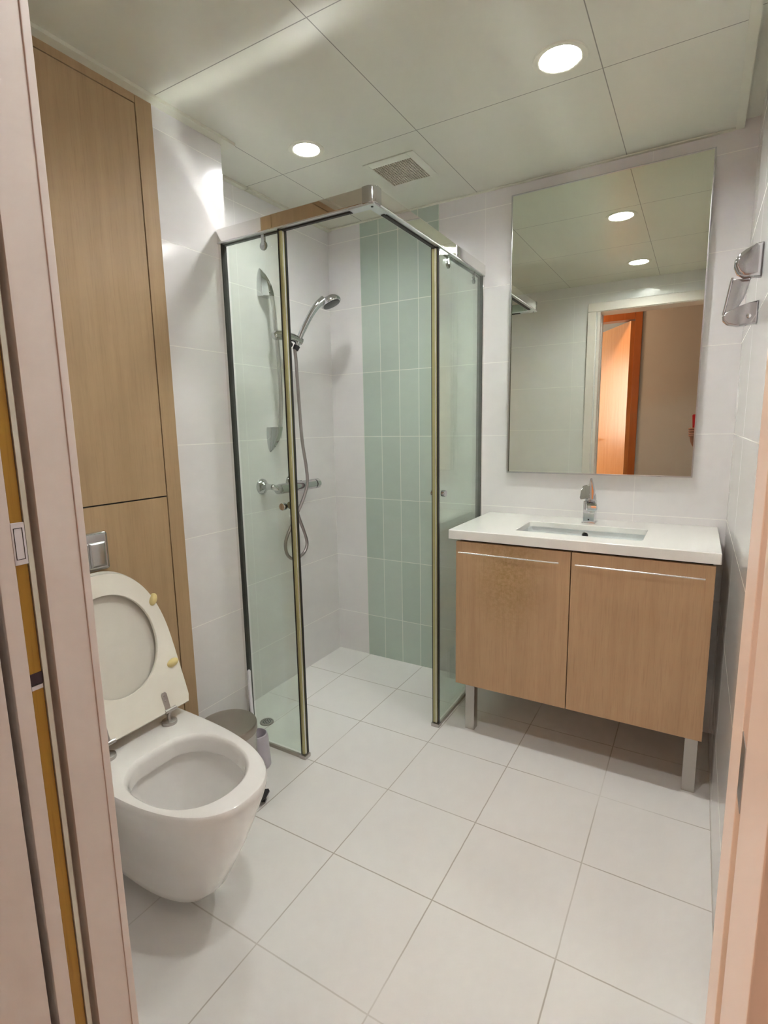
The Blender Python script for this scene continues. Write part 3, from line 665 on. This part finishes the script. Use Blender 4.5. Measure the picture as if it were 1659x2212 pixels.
# basin tap
t = thing('basin_tap', 'square chrome basin mixer tap with a wide flat lever', 'tap', (1.243, -.088, CT))
bm = bmesh.new(); box(bm, 1.222, 1.263, -.112, -.062, CT, CT+.084, .003, 3); box(bm, 1.218, 1.267, -.115, -.059, CT, CT+.003, .001); obj('body', bm, M['chrome'], t)
bm = bmesh.new(); pr = [(-.100, .050), (-.100, .0835), (-.130, .0835), (-.150, .081), (-.160, .074), (-.162, .064), (-.158, .056), (-.146, .052)]
prism(bm, pr, lambda p, q, d: Vector((d-(p+.10)*.30, p, CT+q)), 1.2240, 1.2610, .004, 3); obj('spout', bm, M['chrome'], t)
bm = bmesh.new(); cyl(bm, (1.256, -.148, CT+.047), (1.256, -.148, CT+.055), .010); obj('aerator', bm, M['satin'], t)
bm = bmesh.new(); lathe(bm, [(.020, 0), (.021, .008), (.019, .022), (.012, .034), (.001, .037)], (1.243, -.088, CT+.084)); obj('cartridge', bm, M['chrome'], t)
bm = bmesh.new()   # lever: paddle swung to the left with an upright blade
pp = [(0, -.022), (.010, -.026), (.030, -.026), (.046, -.020), (.050, .0), (.046, .020), (.030, .026), (.010, .026), (0, .022)]
def LV(p, q, d):
    a = math.radians(60); b_ = 1.240 - p*.75; return Vector((b_ , -.106 + d + q*.55, CT+.118 + q*1.0 - p*.12))
prism(bm, [(p, q) for p, q in [(-.006, -.022), (.010, -.024), (.036, -.024), (.042, -.016), (.040, .006), (.034, .024), (.020, .026), (-.006, .026)]], LV, -.004, .006, .003, 3)
prism(bm, [(.0, -.03), (.014, -.03), (.016, .0), (.008, .030), (.004, .046), (.001, .048), (-.002, .03)], lambda p, q, d: Vector((1.2445+p, d, CT+.122+q)), -.125, -.098, .002, 2)
obj('lever', bm, M['chrome'], t)
bm = bmesh.new(); cyl(bm, (1.2425, -.1118, CT+.014), (1.2425, -.1126, CT+.014), .0028, n=12); obj('pop_up_hole', bm, M['black'], t)

# ================================================================== MIRROR
t = thing('wall_mirror', 'large rectangular mirror with thin metal edge above the vanity', 'mirror', (1.234, -.015, .96))
mx0, mx1, mz0, mz1 = .899, 1.570, .961, 2.028
obj('backing', B(mx0, mx1, -.026, -.001, mz0, mz1), M['frame_in'], t)
obj('mirror_glass', B(mx0+.004, mx1-.004, -.030, -.0261, mz0+.004, mz1-.004), M['mirror'], t, smooth=False)
bm = bmesh.new()
for a in ((mx0, mx0+.005, mz0, mz1), (mx1-.005, mx1, mz0, mz1), (mx0+.005, mx1-.005, mz0, mz0+.005), (mx0+.005, mx1-.005, mz1-.004, mz1)): box(bm, a[0], a[1], -.033, -.0255, a[2], a[3], .0008)
obj('mirror_frame', bm, M['satin'], t)

# ================================================================== TOWEL HOOK on the right wall
M['chromed'] = mat('grey polished chrome', (.50, .50, .52), .08, 1.)
t = thing('towel_holder', 'chrome towel holder on the right wall beside the mirror', 'towel holder', (XR, -.59, 1.38))
def tongue(pts, y0, y1, name, m, bev=.004):
    bm = bmesh.new(); prism(bm, pts, lambda p, q, d: Vector((XR-p, d, q)), y0, y1, bev, 3); return obj(name, bm, m, t)
# p = distance from the wall, q = height
tongue([(0, 1.386), (.040, 1.384), (.060, 1.390), (.070, 1.400), (.072, 1.410), (.066, 1.419), (.045, 1.428), (.020, 1.436), (0, 1.440)], -.600, -.575, 'lower_bracket', M['chromed'])
tongue([(0, 1.490), (.035, 1.492), (.049, 1.503), (.056, 1.518), (.056, 1.532), (.049, 1.546), (.035, 1.556), (.016, 1.564), (0, 1.568)], -.618, -.586, 'upper_bracket', M['chromed'], .009)
tongue([(.056, 1.496), (.018, 1.494), (.030, 1.450), (.044, 1.424), (.062, 1.410), (.070, 1.412)], -.588, -.582, 'strap', M['chromed'], .002)
bm = bmesh.new(); tube(bm, [(XR-.057, -.588, 1.500), (XR-.070, -.588, 1.414)], .0028, 10); obj('strap_edge', bm, M['chrome'], t)
bm = bmesh.new(); lathe(bm, [(.0055, 0), (.005, .003), (.001, .005)], (XR-.018, -.600, 1.405), Vector((0, -1, 0)), 16); obj('screw_cap', bm, M['chrome'], t)

# ================================================================== THE PERSON holding the phone (seen in the mirror's right edge)
CX = CAM - fw*.012
t = thing('phone', 'phone in a dark red case reflected at the right edge of the mirror', 'phone', CX)
def PH(a, b, c): return CX + rt*a + up*b - fw*c
def phbox(a0, a1, b0, b1, c0, c1, r=.009):
    bm = bmesh.new(); pts = []
    for ca, cb, st in ((a1-r, b1-r, 0), (a0+r, b1-r, 90), (a0+r, b0+r, 180), (a1-r, b0+r, 270)):
        for k in range(5): th = math.radians(st+22.5*k); pts.append((ca+r*math.cos(th), cb+r*math.sin(th)))
    return prism(bm, pts, lambda p, q, d: PH(p, q, d), c0, c1, .0015)
obj('case', phbox(-.066, .017, -.105, .046, 0, .0095), M['red'], t)
obj('screen', phbox(-.063, .014, -.102, .043, .0096, .0102), M['glassblack'], t)
obj('camera_module', phbox(-.018, .014, .008, .040, -.0015, -.0001, .006), M['glassblack'], t)
def skin(name, joints, edges, m, parent=None, root=0, sub=2):
    me = bpy.data.meshes.new(name); me.from_pydata([Vector(j[:3]) for j in joints], edges, []); o = link(name, me, m, parent)
    md = o.modifiers.new('skin', 'SKIN'); md.use_smooth_shade = True
    if not me.skin_vertices: me.skin_vertices_add() if hasattr(me, 'skin_vertices_add') else None
    sv = me.skin_vertices[0].data
    for i, j in enumerate(joints):
        rr = j[3]; sv[i].radius = rr if isinstance(rr, tuple) else (rr, rr)
        sv[i].use_root = (i == root)
    sd = o.modifiers.new('sub', 'SUBSURF'); sd.levels = sub; sd.render_levels = sub; return o
pr = thing('person', 'person in the hall holding a red phone, hand seen at the edge of the mirror', 'person', (1.93, -2.62, 0))
J = []; E = []
def add(p, r, par=None):
    J.append((p[0], p[1], p[2], r)); 
    if par is not None: E.append((par, len(J)-1))
    return len(J)-1
bxp, byp = 1.93, -2.62
pel = add((bxp, byp, .93), (.15, .10)); wai = add((bxp, byp, 1.08), (.125, .09), pel); che = add((bxp, byp, 1.28), (.150, .10), wai)
nec = add((bxp, byp+.01, 1.43), .052, che); hb = add((bxp-.005, byp+.03, 1.50), .060, nec); hm = add((bxp-.01, byp+.035, 1.57), (.078, .090), hb); ht = add((bxp-.01, byp+.025, 1.645), (.066, .078), hm)
for sx in (-1, 1):
    hip = add((bxp+sx*.09, byp, .86), .085, pel); kn = add((bxp+sx*.10, byp+.02, .48), .055, hip); an = add((bxp+sx*.105, byp-.02, .09), .036, kn); toe = add((bxp+sx*.115, byp+.13, .035), .034, an)
shl = add((bxp-.18, byp+.01, 1.38), .055, che); ell = add((bxp-.24, byp+.07, 1.12), .040, shl); 
wr = add((1.560, -2.275, .985), .0225, ell); pm = add((1.543, -2.245, 1.045), (.030, .015), wr)
shr = add((bxp+.18, byp+.01, 1.38), .055, che); elr = add((bxp+.23, byp-.02, 1.10), .040, shr); wrr = add((bxp+.22, byp+.08, .86), .024, elr); pmr = add((bxp+.215, byp+.11, .79), (.034, .016), wrr)
for k in range(4):
    f0 = add((bxp+.215+(k-1.5)*.002, byp+.085+k*.020, .735), .009, pmr); f1 = add((bxp+.208, byp+.088+k*.020, .695), .008, f0); add((bxp+.198, byp+.088+k*.019, .665-abs(k-1.6)*.004), .007, f1)
th = add((bxp+.19, byp+.145, .80), .010, pmr); add((bxp+.180, byp+.160, .765), .008, th)
# left hand: fingers curl round the phone's left edge on to its back, thumb on the screen side
for k, (b, ln) in enumerate(((-.052, .030), (-.069, .034), (-.086, .032), (-.101, .025))):
    k0 = add(PH(-.079, b-.004, .010), .0098, pm); k1 = add(PH(-.083, b-.002, -.009), .0086, k0); k2 = add(PH(-.069, b, -.0185), .0080, k1); add(PH(-.069+ln, b+.002, -.0150), .0070, k2)
t0 = add(PH(-.072, -.075, .030), .012, pm); t1 = add(PH(-.045, -.050, .024), .0105, t0); add(PH(-.030, -.030, .021), .0085, t1)
skin('body', J, E, M['skin'], pr)
def sub(ids, scale, name, m, cut=None):
    mp = {}; jj = []
    for i in ids: mp[i] = len(jj); q = J[i]; rr = q[3] if isinstance(q[3], tuple) else (q[3], q[3]); jj.append((q[0], q[1], q[2], (rr[0]+scale, rr[1]+scale)))
    ee = [(mp[a], mp[b]) for a, b in E if a in mp and b in mp]
    if cut:
        for i, f, par in cut:
            a = Vector(J[par][:3]).lerp(Vector(J[i][:3]), f); ra = J[par][3] if not isinstance(J[par][3], tuple) else J[par][3][0]; rb = J[i][3] if not isinstance(J[i][3], tuple) else J[i][3][0]
            rr = ra+(rb-ra)*f+scale; jj.append((*a, (rr, rr))); ee.append((mp[par], len(jj)-1))
    skin(name, jj, ee, m, pr)
sub([pel, wai, che, shl, ell, shr, elr], .012, 'shirt', M['sleeve'], [(wr, .55, ell), (wrr, .7, elr), (nec, .25, che)])
legs = [pel] + [i for i in range(len(J)) if J[i][2] < .9 and J[i][2] > .4 and i > ht and i < shl]
sub([pel, 7, 8, 11, 12], .012, 'trousers', M['denim'], [(9, .9, 8), (13, .9, 12)])
bm = bmesh.new(); bmesh.ops.create_icosphere(bm, subdivisions=4, radius=1)
for v in bm.verts:
    v.co = Vector((bxp-.01+v.co.x*.093, byp+.015+v.co.y*.106, 1.625+v.co.z*.098))
bmesh.ops.delete(bm, geom=[v for v in bm.verts if v.co.z < 1.53 or (v.co.y > byp+.065 and v.co.z < 1.655)], context='VERTS')
obj('hair', bm, M['hair'], pr)
for sx in (-1, 1):
    bm = bmesh.new(); bmesh.ops.create_icosphere(bm, subdivisions=3, radius=.0125, matrix=Matrix.Translation((bxp-.01+sx*.031, byp+.112, 1.585))); obj('eye', bm, mat('eye', (.5, .48, .45), .2), pr)
    bm = bmesh.new(); tube(bm, [(bxp-.01+sx*.082, byp+.02, 1.55), (bxp-.01+sx*.090, byp+.015, 1.575), (bxp-.01+sx*.090, byp+.005, 1.60)], [.008, .015, .010]); obj('ear', bm, M['skin'], pr)
bm = bmesh.new(); tube(bm, [(bxp-.01, byp+.115, 1.595), (bxp-.01, byp+.130, 1.565), (bxp-.01, byp+.136, 1.552), (bxp-.01, byp+.118, 1.545)], [.007, .010, .013, .010]); obj('nose', bm, M['skin'], pr)
bm = bmesh.new(); tube(bm, [(bxp-.036, byp+.110, 1.522), (bxp-.01, byp+.122, 1.520), (bxp+.016, byp+.110, 1.522)], [.003, .007, .003]); obj('mouth', bm, mat('lips', (.30, .09, .08), .4), pr)
